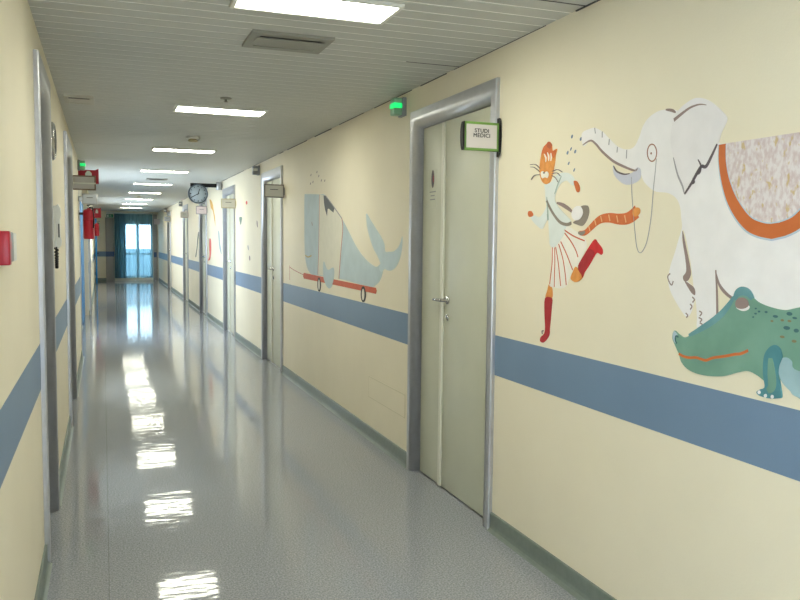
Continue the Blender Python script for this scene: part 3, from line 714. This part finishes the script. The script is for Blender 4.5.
P_GREYL = pm('paint_greyline', (168,164,168)); P_ORB = pm('paint_orange', (206,112,58)); P_LBLUE = pm('paint_lightblue', (186,204,218))
P_BELLY = pm('paint_belly', (229,227,220))

def painting(name, label, px):
    y, z = W(px)
    return thing(name, label, 'wall painting', (XR, y, z), 'animal paintings on the right wall')

# --- elephant
el = painting('elephant_painting', 'large white painted elephant with orange-edged blanket on the right wall', (757, 225))
body = [(583.4,146),(581.9,133.8),(588.4,129.4),(594.9,127.9),(602.5,131.6),(609,138.1),(617.7,146.3),(626.3,149.4),(634,147),(639.3,137),(643,126.2),(649.1,117.5),(658.8,111),(669.7,109.3),
        (677,110.5),(690,115),(705,125),(718,142),(728,143.6),(760,142),(800,137.5),('w',1.62,1.93),('w',1.42,1.90),('w',1.29,1.76),('w',1.25,1.5),('w',1.27,1.2),('w',1.42,1.13),('w',1.5,1.2),('w',1.56,1.33),('w',1.7,1.32),
        (800,320),(772,316),(745,305),(733,298.5),(726,292),(720.5,284),(716.3,274),(716.6,290),(717.2,320),(712,328),(698,329),(697,318),(696.3,305),(694,290),(691.5,268),(687.5,245),(683.2,229.5),
        (682.2,240),(685.5,255),(688,270),(686,279),(690,283.5),(695,290),(695.2,298),(691.3,312.5),(687,317),(683,313),(676.3,302.5),(670.5,291),(668.4,280),(670.5,266),(674.5,254),(678.5,240),(682,228),
        (681.3,217.5),(680,206.3),(676,198),(668,193),(656.7,191.8),(650,188),(643.7,181),(640.4,173.5),(635,170.5),(624.2,166.6),(613.3,161),(602.5,151.6),(596,144),(590.6,140.6)]
paint('body', P_WHITE, body, 0, el, 4)
ear = [(674,120),(680,109),(691.3,100),(700,97.8),(711,101.5),(721.7,110.5),(727.5,118),(725,126),(721.7,133),(718.5,143),(708,164),(698,174),(691,184),(685,194),(681,186),(677,170),(673,155),(671,138)]
er = paint('ear', P_EAR, ear, 2, el, 4)
er.data.materials[0] = P_EAR
eb = MB()
stroke('', None, [(717.5,144),(712,156),(706.5,166.3),(702,166.5),(697,174),(692,183),(685,194)], .011, 3, el, eb, taper=True)
eb.build('ear_edge', P_DARK, el)
stroke('ear_notch', P_DARK, [(698.6,159.5),(701.5,166),(700,172.5),(697,174.5)], .007, 3, el, taper=True)
stroke('ear_notch', P_DARK, [(693.4,178),(694.6,182),(692.4,184)], .006, 3, el, taper=True)
stroke('ear_crease', P_GREYL, [(674,157.6),(678,174),(683,186),(685,194)], .007, 3, el, taper=True)
stroke('ear_fold', P_SHADE, [(674.5,120.2),(682.7,113.5),(691,107.6),(700,104.5),(707,105)], .012, 3, el, w_end=.002)
stroke('brow_line', P_SHADE, [(666,109.6),(672,110.4),(676,112.5)], .010, 1, el, taper=True)
stroke('trunk_underside', P_SHADE, [(583,145),(590.6,140.6),(596,144),(602.5,151.6),(613.3,161),(624.2,166.6),(635,170.6),(638,168)], .010, 1, el, taper=True)
for a, b in (((594.9,127.9),(595.6,133.5)), ((602.5,131.6),(602.4,137.5)), ((609.6,139),(609,145)), ((617.7,146.8),(617.2,152.5)), ((627,149.8),(626.6,158.5))):
    stroke('trunk_wrinkle', P_GREYL, [a, b], .005, 1, el, smooth=0)
paint('tusk', P_TUSK, [(613.3,165.2),(616.6,171.5),(624.2,174.4),(632.8,172.6),(637.2,167.6),(640.8,169.5),(640.4,178.2),(635,183),(626.3,184.7),(618.8,180.3),(614,173.5)], 1, el)
stroke('tusk_shade', P_DARK, [(613.8,166),(617,171.3),(624.2,174.2),(630,173.6)], .006, 2, el, taper=True)
ring('monocle', P_RING, 652.3, 152.8, 5.2, 9.2, 4.1, 7.9, 1, el)
paint('eye', P_BROWN, ell(651.4,153.4,.8,1.2,8), 1, el, 0)
stroke('monocle_chain', P_GREYL, [(656.7,158.7),(655.2,175),(653.6,190),(651.3,217.5),(647.5,240),(643.5,250),(640,252.8),(637.3,248),(635.6,236),(633.8,215),(632.2,195),(631.8,177)], .0018, 2, el)
paint('leg_gap_shade', P_SHADE, [(682.8,231),(686.5,248),(690,265),(691,274),(688,280.5),(684.5,281),(683.3,276.5),(686.5,271),(685.5,258),(683.2,243)], 1, el)
paint('knee_shade', P_SHADE, [(685,281),(690,284),(694.8,288.5),(695.2,295),(692,293),(688,287)], 1, el)
stroke('leg_line', P_SHADE, [(716,270),(717,290),(717.6,318)], .005, 1, el, w_end=.009)
paint('belly_shade', P_SHADE, [(716.4,272),(720,283),(727,292),(734,298),(731,298.8),(723,292),(718.2,283.5)], 2, el)
for pts in ([(670.5,273.5),(668,276.5),(669.5,282),(672,285),(673.5,281)], [(692.5,297),(694.6,299.5),(692.8,302.5)], [(690.3,304),(692.2,306.5),(690.4,309.5)], [(686,313),(688,315.5),(686.4,317.5)],
            [(699.5,311),(702,313),(700,316)], [(699,317.5),(702,319.5),(700.2,322)], [(700,322.8),(702.4,324.5),(701,327)]):
    stroke('toenail', P_SHADE, pts, .0045, 1, el)
# blanket: a half-round cloth, symmetrical about its lowest point
inner = [(727,143.4),(727.2,160),(730,176.3),(735.8,192.7),(744,206.7),(753.3,217.2),(765,221.8),(772,222.6)]
outer = [(719.5,144.8),(719.2,160),(721.4,178.7),(726.8,199.7),(734.8,216),(746,229.6),(758,236),(772,239)]
bluee = [(718.6,144.8),(718.2,160),(720.3,179),(725.6,200.4),(733.4,217),(744.7,231),(757.5,238),(772,241)]
ym = W((772,222))[0]
def sym(pts):
    a = [W(p) for p in pts]; b = [(2*ym-p[0], p[1]) for p in a[::-1]][1:]
    return [('w', p[0]/S, p[1]/S) for p in spline(a, 4, False)+spline(b, 4, False)]
paint('blanket_piping', P_LBLUE, sym(bluee), 1, el, 0)
paint('blanket_border', P_ORB, sym(outer), 2, el, 0)
paint('blanket_inner_piping', P_LBLUE, sym([(p[0]-.6, p[1]+1.2) for p in inner]), 3, el, 0)
def cloth_mat():
    m = mat('blanket_cloth', (226,214,212), .65); nt = m.node_tree; N = nt.nodes; L = nt.links; b = N['Principled BSDF']
    tc = N.new('ShaderNodeTexCoord'); mp = N.new('ShaderNodeMapping'); mp.inputs['Scale'].default_value = (1,1,.6); L.new(tc.outputs['Object'], mp.inputs['Vector'])
    n1 = N.new('ShaderNodeTexNoise'); n1.inputs['Scale'].default_value = 85; n1.inputs['Detail'].default_value = 3
    n2 = N.new('ShaderNodeTexNoise'); n2.inputs['Scale'].default_value = 60; n2.inputs['Detail'].default_value = 2
    r1 = N.new('ShaderNodeValToRGB'); e = r1.color_ramp.elements
    e[0].position = .38; e[0].color = lin((212,194,194)); e[1].position = .60; e[1].color = lin((230,222,222))
    L.new(mp.outputs[0], n1.inputs['Vector']); L.new(mp.outputs[0], n2.inputs['Vector']); L.new(n1.outputs['Fac'], r1.inputs['Fac'])
    r2 = N.new('ShaderNodeValToRGB'); r2.color_ramp.elements[0].position = .60; r2.color_ramp.elements[0].color = (0,0,0,1); r2.color_ramp.elements[1].position = .68; r2.color_ramp.elements[1].color = (.8,.8,.8,1)
    L.new(n2.outputs['Fac'], r2.inputs['Fac'])
    mx = N.new('ShaderNodeMix'); mx.data_type = 'RGBA'; L.new(r2.outputs['Color'], mx.inputs['Factor']); L.new(r1.outputs['Color'], mx.inputs['A']); mx.inputs['B'].default_value = lin((206,178,120))
    L.new(mx.outputs['Result'], b.inputs['Base Color']); return m
paint('blanket', cloth_mat(), sym(inner), 4, el, 0)

# --- crocodile, in front of the elephant's legs
G1 = pm('croc_green', (118,160,143), 9, 7); G2 = pm('croc_teal', (82,140,150), 8, 12); G3 = pm('croc_belly', (158,188,196), 10, 8); G4 = pm('croc_spot', (66,108,112)); G5 = pm('croc_spot_brown', (134,124,92))
G6 = pm('croc_ridge', (108,156,164), 8, 12)
cr = painting('crocodile_painting', 'green painted crocodile below the elephant on the right wall', (745, 340))
croc = [(675.2,330.6),(679.8,334.2),(685.7,337.4),(695,333),(706.7,326),(717.2,318.6),(725.3,311),(732.3,302),(736.5,294.5),(742.5,290.5),(749.8,292.2),(754,297.6),(760.3,302.7),(772,307.3),(786,310),(800,307.5),
        ('w',1.66,1.42),('w',1.42,1.38),('w',1.1,1.28),('w',.82,1.15),('w',1.1,1.16),('w',1.4,1.12),('w',1.7,1.10),
        (800,398),(793,392.5),(788,387),(783,381),(776,378),(768,382),(763.8,379.7),(758,375.2),(748.7,371),(737,372.7),(723,376.2),(704.3,375.2),(690.3,370.3),(682.6,362.5),(679.8,354),(676.3,346),(673.3,337.7)]
paint('body', G1, croc, 5, cr, 4)
paint('pale_belly', G3, [(779.5,366),(783,358.5),(788,357.5),(793,361),(800,371),('w',1.6,1.2),('w',1.62,1.11),(800,397.5),(791,390.5),(784,383),(780.5,375)], 6, cr)
for nm, pts, wd in (('ridge', [(690,335.5),(700,330),(712,322.5),(722,314.5),(730,305),(735,297)], .022), ('brow', [(736,300),(738,294),(743,291),(749,293),(753.5,299)], .026)):
    stroke(nm, G6, pts, wd, 6, cr, taper=True)
paint('snout_tip', P_LBLUE, [(675.2,331),(678.6,334.5),(676.6,336.5),(676.8,343),(674.6,340),(673.9,335.5)], 6, cr)
stroke('nostril_line', G4, [(679.5,337),(677.2,336),(676.6,340),(678,343.5)], .005, 7, cr)
leg = [(764.2,371),(765.4,356),(770,348),(776,344.8),(781,347.5),(783.4,353),(783.6,358),(780.6,366),(780,376),(781.3,386),(782.6,396.5),(779,398.4),(769.7,398.2),(760.5,395.4),(757.8,392),(761,389.5),(765.8,387.3),(765.2,380)]
paint('front_leg', G2, leg, 7, cr)
stroke('leg_highlight', G1, [(772,358),(773,372),(773.5,386),(769,391)], .030, 8, cr, taper=True)
for c in ((760.7,392.2),(767,395.6),(773.8,396.6)): paint('claw', P_WHITE, ell(c[0],c[1],1.6,1.9,12), 8, cr, 0)
stroke('mouth', P_ORB, [(679.8,353.6),(684,356),(690,357.6),(697,357.5),(701.5,358.8),(707,360.2),(714,357.8),(721,356.8),(728,355.8),(736,354.2),(742,353.6),(749.3,350.4)], .0085, 6, cr)
paint('eye_white', P_WHITE, [(737.8,307.5),(741,310),(745,311),(749.5,309.5),(750.5,306),(744,303),(739,304)], 7, cr)
paint('eyelid', P_SHADE, [(736.9,305.5),(737.6,300.5),(741,297.8),(745.5,297.8),(749,300.5),(750,305.5),(747,308),(743,308.8),(739,308)], 8, cr)
for i, (x, y_, a, b) in enumerate(((756.8,313.6,1.3,.9),(760.3,311.5,1.2,1),(754.4,317,.9,.8),(767.3,312,1.5,1.1),(776.7,316.4,2.6,1.4),(790.7,313.8,3,1.9),(783.6,320.2,1.7,1.2),(790.7,321,1.9,1.2),(788,327.9,3.4,1.9),(797.6,330.6,2.6,2),(783.5,336.8,2.4,1.3),(795.4,341.2,2.4,1.5),(773.2,321,1.4,1),(796,318,2.4,1.2),(757,308.5,1,.8))):
    paint('spot', G5 if i in (6,7,10,11,12) else G4, ell(x,y_,a,b,12,.15), 6, cr, 0)

# --- dancing cat
O1 = pm('cat_orange', (224,150,78), 10, 40); O2 = pm('cat_orange_dark', (210,112,62), 6, 30); C1 = pm('coat_white', (222,228,226)); C2 = pm('coat_shade', (168,184,178)); SK = pm('skirt_white', (240,235,226)); RL = pm('skirt_red', (204,98,72))
B1 = pm('boot_red', (168,40,48), 6, 30); B2 = pm('boot_bright', (204,40,46), 6, 30); GB = pm('bag_grey', (142,132,122))
ca = painting('cat_painting', 'painted orange cat dancing in a white skirt and red boots', (557, 230))
paint('hind_leg', O1, [(549.3,284),(552.5,289),(552.2,298),(545.6,298),(547.4,290)], 0, ca)
paint('skirt', SK, [(551.5,246),(556,238),(562,230),(567,226),(573,229),(580,234),(586,240.5),(586.5,247),(583.5,254),(578.5,265),(573.5,270.5),(569.5,279),(566.6,286),(561,288.5),(555,287.5),(549.6,285),(551.2,272),(552,258)], 1, ca)
for pts in ([(564.4,229.8),(572,235),(578,238),(585,240.8)], [(565,233),(571,241),(576,250),(578.3,257)], [(561,241.5),(566,252),(570,262),(573,270)], [(559,244),(563,258),(565.3,272),(566.6,285)], [(556,247),(558.5,262),(560,276),(561,286)], [(555,247.5),(555.2,262),(554.8,275),(554.6,287)], [(552.7,247),(552.5,262),(551.2,274),(550,284)]):
    stroke('skirt_stripe', RL, pts, .0055, 2, ca)
TL = [(579.5,233.2),(585,232.8),(590,228.5),(596,222.5),(602,218.8),(610,217.8),(618,219),(626,218.8),(632,216),(637,211.5)]
stroke('tail', O2, TL, .018, 1, ca, w_end=.050)
paint('tail_tip', O1, ell(636.6, 212, 3.6, 4.9, 18, .5), 2, ca, 0)
for i in range(2, 8):
    x, y_ = TL[i]; stroke('tail_stripe', pm('tail_cream', (232,176,130)), [(x-1, y_-2.2-.2*i), (x+.4, y_+2.2+.2*i)], .006, 2, ca, smooth=0)
stroke('tail_root', GB, [(578.5,232.6),(582,233.4),(585.5,231.6)], .016, 2, ca, taper=True)
paint('left_arm', C1, [(547.7,205.8),(548.3,216),(545.6,223),(542.2,229),(537,225.5),(532.8,221),(531,216.5),(535,215.5),(539.5,217.2),(543.5,213)], 1, ca)
paint('coat', C1, [(544.9,184.2),(549,183.5),(552.5,181),(557,175),(563.3,172.6),(569,173.3),(573,176.2),(575.4,181.5),(573,185.5),(569.5,182.5),(566.6,180.6),(561.2,183.4),(558,188.5),(555.6,194.5),(555.4,201),(559,207),(563.6,212.6),(568,217),(571,221),(567,225.5),(564.4,234),(560,241),(554.7,247.3),(550.3,245),(549.3,231.8),(548.2,216.7),(546.2,201.5),(545.4,191)], 2, ca)
stroke('coat_shadow', C2, [(547.2,197),(548,208),(548.6,220),(547.6,214)], .010, 3, ca, taper=True)
stroke('sleeve_fold', C2, [(562,176),(558.5,184),(555,194)], .008, 3, ca, taper=True)
paint('paw', O2, [(574.2,181.2),(577.5,181.6),(580,187),(579.6,191.5),(577.4,192),(575.6,187.5)], 3, ca)
paint('paw', O2, [(528.8,211.4),(531.8,211.4),(533.4,215.6),(530,217),(528.2,214.6)], 2, ca)
stroke('bag_strap', GB, [(547,200.5),(551,209),(556,217),(561,222.5),(567,224.5),(571.5,223)], .013, 3, ca)
stroke('bag_handle', P_SHADE, [(557.2,202.8),(563,205),(568.5,208.5),(573,212.3)], .016, 3, ca, taper=True)
paint('bag_flap', GB, [(581.5,206.5),(587.5,205.6),(589.4,211),(587.6,219),(583,225.6),(577.5,224.6),(573.6,222.4),(579,218.6),(583,212)], 3, ca)
paint('bag', P_WHITE, ell(577.8,213.2,5.6,7.4,18,.3), 4, ca, 0)
paint('head', O1, [(541.5,156),(543.5,148),(547,144),(549.6,141.8),(552.2,145),(553,150.8),(557.4,148.8),(556,155),(555.2,163),(553,174),(550.3,182),(546,184.2),(541.7,180),(540,171.2),(540.4,163)], 3, ca, 4)
paint('forehead', O2, [(541.7,156),(543.6,148),(547,144),(549.6,142),(552.2,145.4),(552.6,151),(556.8,149.6),(555.6,156),(553.5,158),(551,153),(547.5,157),(544.5,153)], 4, ca, 3)
paint('ear_tip', pm('ear_brown', (182,96,64)), [(547.5,143.8),(549.6,141.6),(552.3,145),(551,148.6),(548,147)], 5, ca)
for pts in ([(545,154),(546.6,158),(546.4,162)], [(548.2,152.4),(549.4,157),(549.2,161)], [(551.6,153),(552,157.6),(551.4,161)]): stroke('forelock', SK, pts, .010, 5, ca, taper=True)
paint('muzzle', SK, [(541.4,173),(543.4,171),(545.2,172.4),(547.6,171.4),(549.4,174),(548.2,178),(545.6,177.4),(542.8,178.2)], 5, ca)
paint('nose', P_DARK, ell(544.9,172.9,1,.8,10), 6, ca, 0)
for pts in ([(541,169),(536,164.6),(530.6,164.6)], [(540.4,172),(535,167.6),(531,167)], [(540.6,174.6),(535,175.4),(531.6,179.6)], [(552.6,171.4),(558,169.6),(562.6,172)], [(552.6,173.6),(557.6,173),(561,176)], [(552.2,175.6),(556,177.8),(558.6,182)]):
    stroke('whisker', P_DARK, pts, .0022, 5, ca)
paint('boot', B1, [(545.4,298),(552.2,298.3),(552,306),(551.4,313.2),(550.8,321),(550,328.3),(549.8,334),(547.6,338.6),(543.6,342.6),(540.4,341),(541,337.2),(544.4,333.5),(545.4,327),(544.8,313.2)], 2, ca, 3)
stroke('spur', P_DARK, [(543.8,330.8),(542.2,331.2),(542.6,334)], .005, 2, ca)
paint('raised_boot', B2, [(594.8,239.3),(598,242.4),(602.3,248.2),(603,252.5),(601.5,254.8),(598,252.8),(595.4,255),(590,264.5),(585,272),(582.4,278),(579.6,272.4),(578.5,265.5),(583,257.5),(588,249)], 2, ca, 3)
paint('boot_shaft', B1, [(589.5,249),(595,253),(590,263),(585,271.4),(582.4,277.6),(579.6,272.4),(578.7,265.8),(583,257.5)], 3, ca, 3)
paint('raised_foot', O1, [(576,266.8),(579.2,270.6),(582.6,277),(579.4,281),(575.2,282),(571.2,278.4),(573.2,272.2)], 4, ca, 3)
for i, p in enumerate(((572,136.6),(580.8,139),(567.6,152.8),(575.2,151.6),(568.7,163.4),(574.2,170),(571,149))):
    stroke('water_drop', pm('drop_blue', (112,132,158)), [(p[0]+.8, p[1]-1.6), (p[0]-.7, p[1]+1.5)], .012 if i < 4 else .008, 0, ca, taper=True)

# --- whale on a wheeled board
H1 = pm('whale_blue', (188,204,210), 5, 8); H2 = pm('whale_face', (226,222,206)); H3 = pm('whale_dark', (92,96,98)); H4 = pm('board_red', (202,98,66), 6, 20); H5 = pm('whale_pale', (198,214,220), 5, 8); H6 = pm('wheel_black', (48,46,44)); H7 = pm('line_red', (188,112,96)); H8 = pm('mouth_yellow', (196,170,108))
wh = painting('whale_painting', 'painted blue-white whale on a red wheeled board', (345, 250))
paint('body', H1, [(304.6,196.5),(306.5,194.3),(319.5,194.5),(325.5,195.4),(334,207),(342,218.5),(349.5,233),(355,244),(361,253.5),(367,260.5),(372.5,265),(377,266.8),(381.5,263),(383,266),(382.6,273),(380,280.5),(376,285),(371,287),(355,283),(340,279),(318,275.5),(310.5,273.5),(306.6,265),(304.8,250),(304.4,220)], 0, wh, 4)
paint('tail_fluke', H5, [(366.5,213.5),(371,220.5),(375.4,227.5),(381,236.5),(384.3,244),(385.4,251.5),(389.5,251.8),(394,251.2),(398.2,247.5),(400.8,242),(402.4,236.4),(402.2,246),(400.6,256),(397,265.5),(392.5,270),(388,270.4),(384.8,269),(381.6,272),(379,268.5),(380.4,263.4),(377.6,256),(373.2,247.5),(369.4,236),(367,225)], 1, wh, 4)
paint('face', H2, [(319.5,194.6),(325.5,195.5),(334,207),(342,218.5),(342.9,229),(341,252),(339,279),(328,277),(318,274.4),(318.8,250),(319.3,222)], 1, wh, 0)
for pts in ([(319.5,194.6),(319.3,222),(318.8,250),(318,274.4)], [(342,218.5),(342.9,229),(341,252),(339,279)], [(325.5,195.5),(334,207),(342,218.5)]):
    stroke('face_seam', H7 if pts[0][0] != 325.5 else P_GREYL, pts, .010, 2, wh)
paint('dark_patch', H3, [(323.8,195.3),(326,196),(334.6,208),(333.6,212.6),(329,208.6),(327.8,209),(327.2,216),(325.4,210),(324.2,203)], 2, wh, 0)
paint('fin', H1, [(324,261.5),(326.6,268),(329,270),(333.8,267.6),(334.2,277),(332.6,284.5),(329.8,288.4),(326.4,285),(323.6,275.5)], 5, wh, 3)
stroke('mouth', H8, [(305.4,255.2),(308,257),(311.6,255.6)], .012, 1, wh)
stroke('eye', P_SHADE, [(311.8,222),(312.6,225.6)], .016, 1, wh, taper=True)
paint('board', H4, [(303.6,273.6),(304.4,272.9),(340,280.6),(376,287.8),(376.8,290.8),(376,293.8),(340,286),(304.2,278.6),(303.4,276.4)], 3, wh, 0)
for c, rx, ry in (((319.4,284.4),1.7,7.2), ((363.6,294.2),2.5,8)):
    paint('wheel', H6, ell(c[0],c[1],rx,ry,24), 4, wh, 0); paint('wheel_hub', H2, ell(c[0],c[1]+.3,rx*.5,ry*.72,24), 5, wh, 0)
stroke('pull_string', H7, [(289.6,267),(294,270),(299,272.6),(304,275)], .006, 1, wh); stroke('pull_handle', H7, [(289.6,265.4),(289.7,280)], .008, 1, wh, smooth=0)
for p in ((313,182),(321.4,180.4),(324.8,180.6),(311,175),(317,172),(310.6,183.6),(318.8,176)):
    stroke('spout_drop', P_SHADE, [(p[0]-.4,p[1]+.9),(p[0]+.4,p[1]-.9)], .016, 0, wh, taper=True)

# --- faint figures further along, too far off to read
FY = pm('figure_yellow', (214,168,82)); FR = pm('figure_red', (222,92,78)); FG = pm('figure_green', (120,142,128)); FB = pm('figure_greyblue', (158,176,186)); FD = pm('figure_dark', (74,86,82))
def figure(nm, label, m, pts, kind='painted_figure'):
    o = paint(nm, m, pts, 0, None); tag(o, label, 'wall painting', 'small painted figures further along the right wall'); return o
figure('painted_bird', 'long yellow-orange painted bird shape under the clock bar', FY, [(209.6,199.5),(211.4,200.6),(213,205),(213.6,209.5),(215,217),(215.4,226),(214.2,219),(212.8,211),(211,208),(210.2,203.5)])
figure('painted_boot', 'slim red painted leg shape above the band below the clock', FR, [(209.4,239),(210.9,239.6),(211.3,247),(211,254),(210.2,259.4),(208.2,260.4),(209.4,256),(209.2,247)])
figure('painted_feather', 'grey-blue painted streak between clock and the third door', FB, [(218.2,231),(219.4,233),(220,242),(221.2,250),(221.6,254.5),(219.8,250),(218.8,242)])
figure('painted_leaf', 'slim dark green painted streak left of the fourth door', FD, [(198.2,232.4),(199,233),(198.2,241),(197.2,250),(196.3,256.5),(195.4,256.2),(196.8,247),(197.4,239)])
figure('painted_wedge', 'small grey-green painted wedge left of the second right door', FG, [(239.4,217.2),(242,217.4),(241.6,221.6),(240.6,225),(239.6,221.6)])
figure('painted_flower', 'tiny pink-red painted fleck above the grey-green wedge', FR, [(246.2,201),(247.2,201.4),(247.4,203.6),(246.4,204.6),(245.8,203)])
figure('painted_petal', 'tiny mauve painted fleck beside the second right door frame', P_SHADE, [(256.8,220.4),(257.6,222),(257.8,227.4),(257,226),(256.6,223)])
figure('painted_seed', 'tiny grey fleck low on the flecked wall, upper of a pair', P_GREYL, [(247.8,245),(248.6,247),(248.8,250.4),(248,249),(247.6,247)])
figure('painted_seed', 'tiny grey fleck low on the flecked wall, lower of a pair', P_SHADE, [(249.4,255.6),(250.2,257),(250.2,260),(249.5,260.4),(249.1,258)])


# ------------------------------------------------------------------ daylight, camera, view
wd = bpy.data.worlds.new('sky'); sc.world = wd; wd.use_nodes = True
bg = wd.node_tree.nodes['Background']; bg.inputs['Color'].default_value = (.83,.90,1,1); bg.inputs['Strength'].default_value = 8.5
cam = bpy.data.cameras.new('camera'); co = bpy.data.objects.new('camera', cam); C.objects.link(co)
cam.sensor_width = 36; cam.sensor_fit = 'HORIZONTAL'; cam.lens = F/800*36; cam.clip_start = .02; cam.clip_end = 200
mw = Matrix.Identity(4)
for i in range(3): mw[i][0] = RT[i]; mw[i][1] = UP[i]; mw[i][2] = -FW[i]
mw[2][3] = EYE
co.matrix_world = mw
sc.camera = co
sc.view_settings.view_transform = 'Standard'; sc.view_settings.look = 'None'; sc.view_settings.gamma = 1; sc.view_settings.use_curve_mapping = False
sc.view_settings.exposure = 0.17
sc.cycles.use_denoising = True
sc.cycles.max_bounces = 10; sc.cycles.diffuse_bounces = 6; sc.cycles.transparent_max_bounces = 12
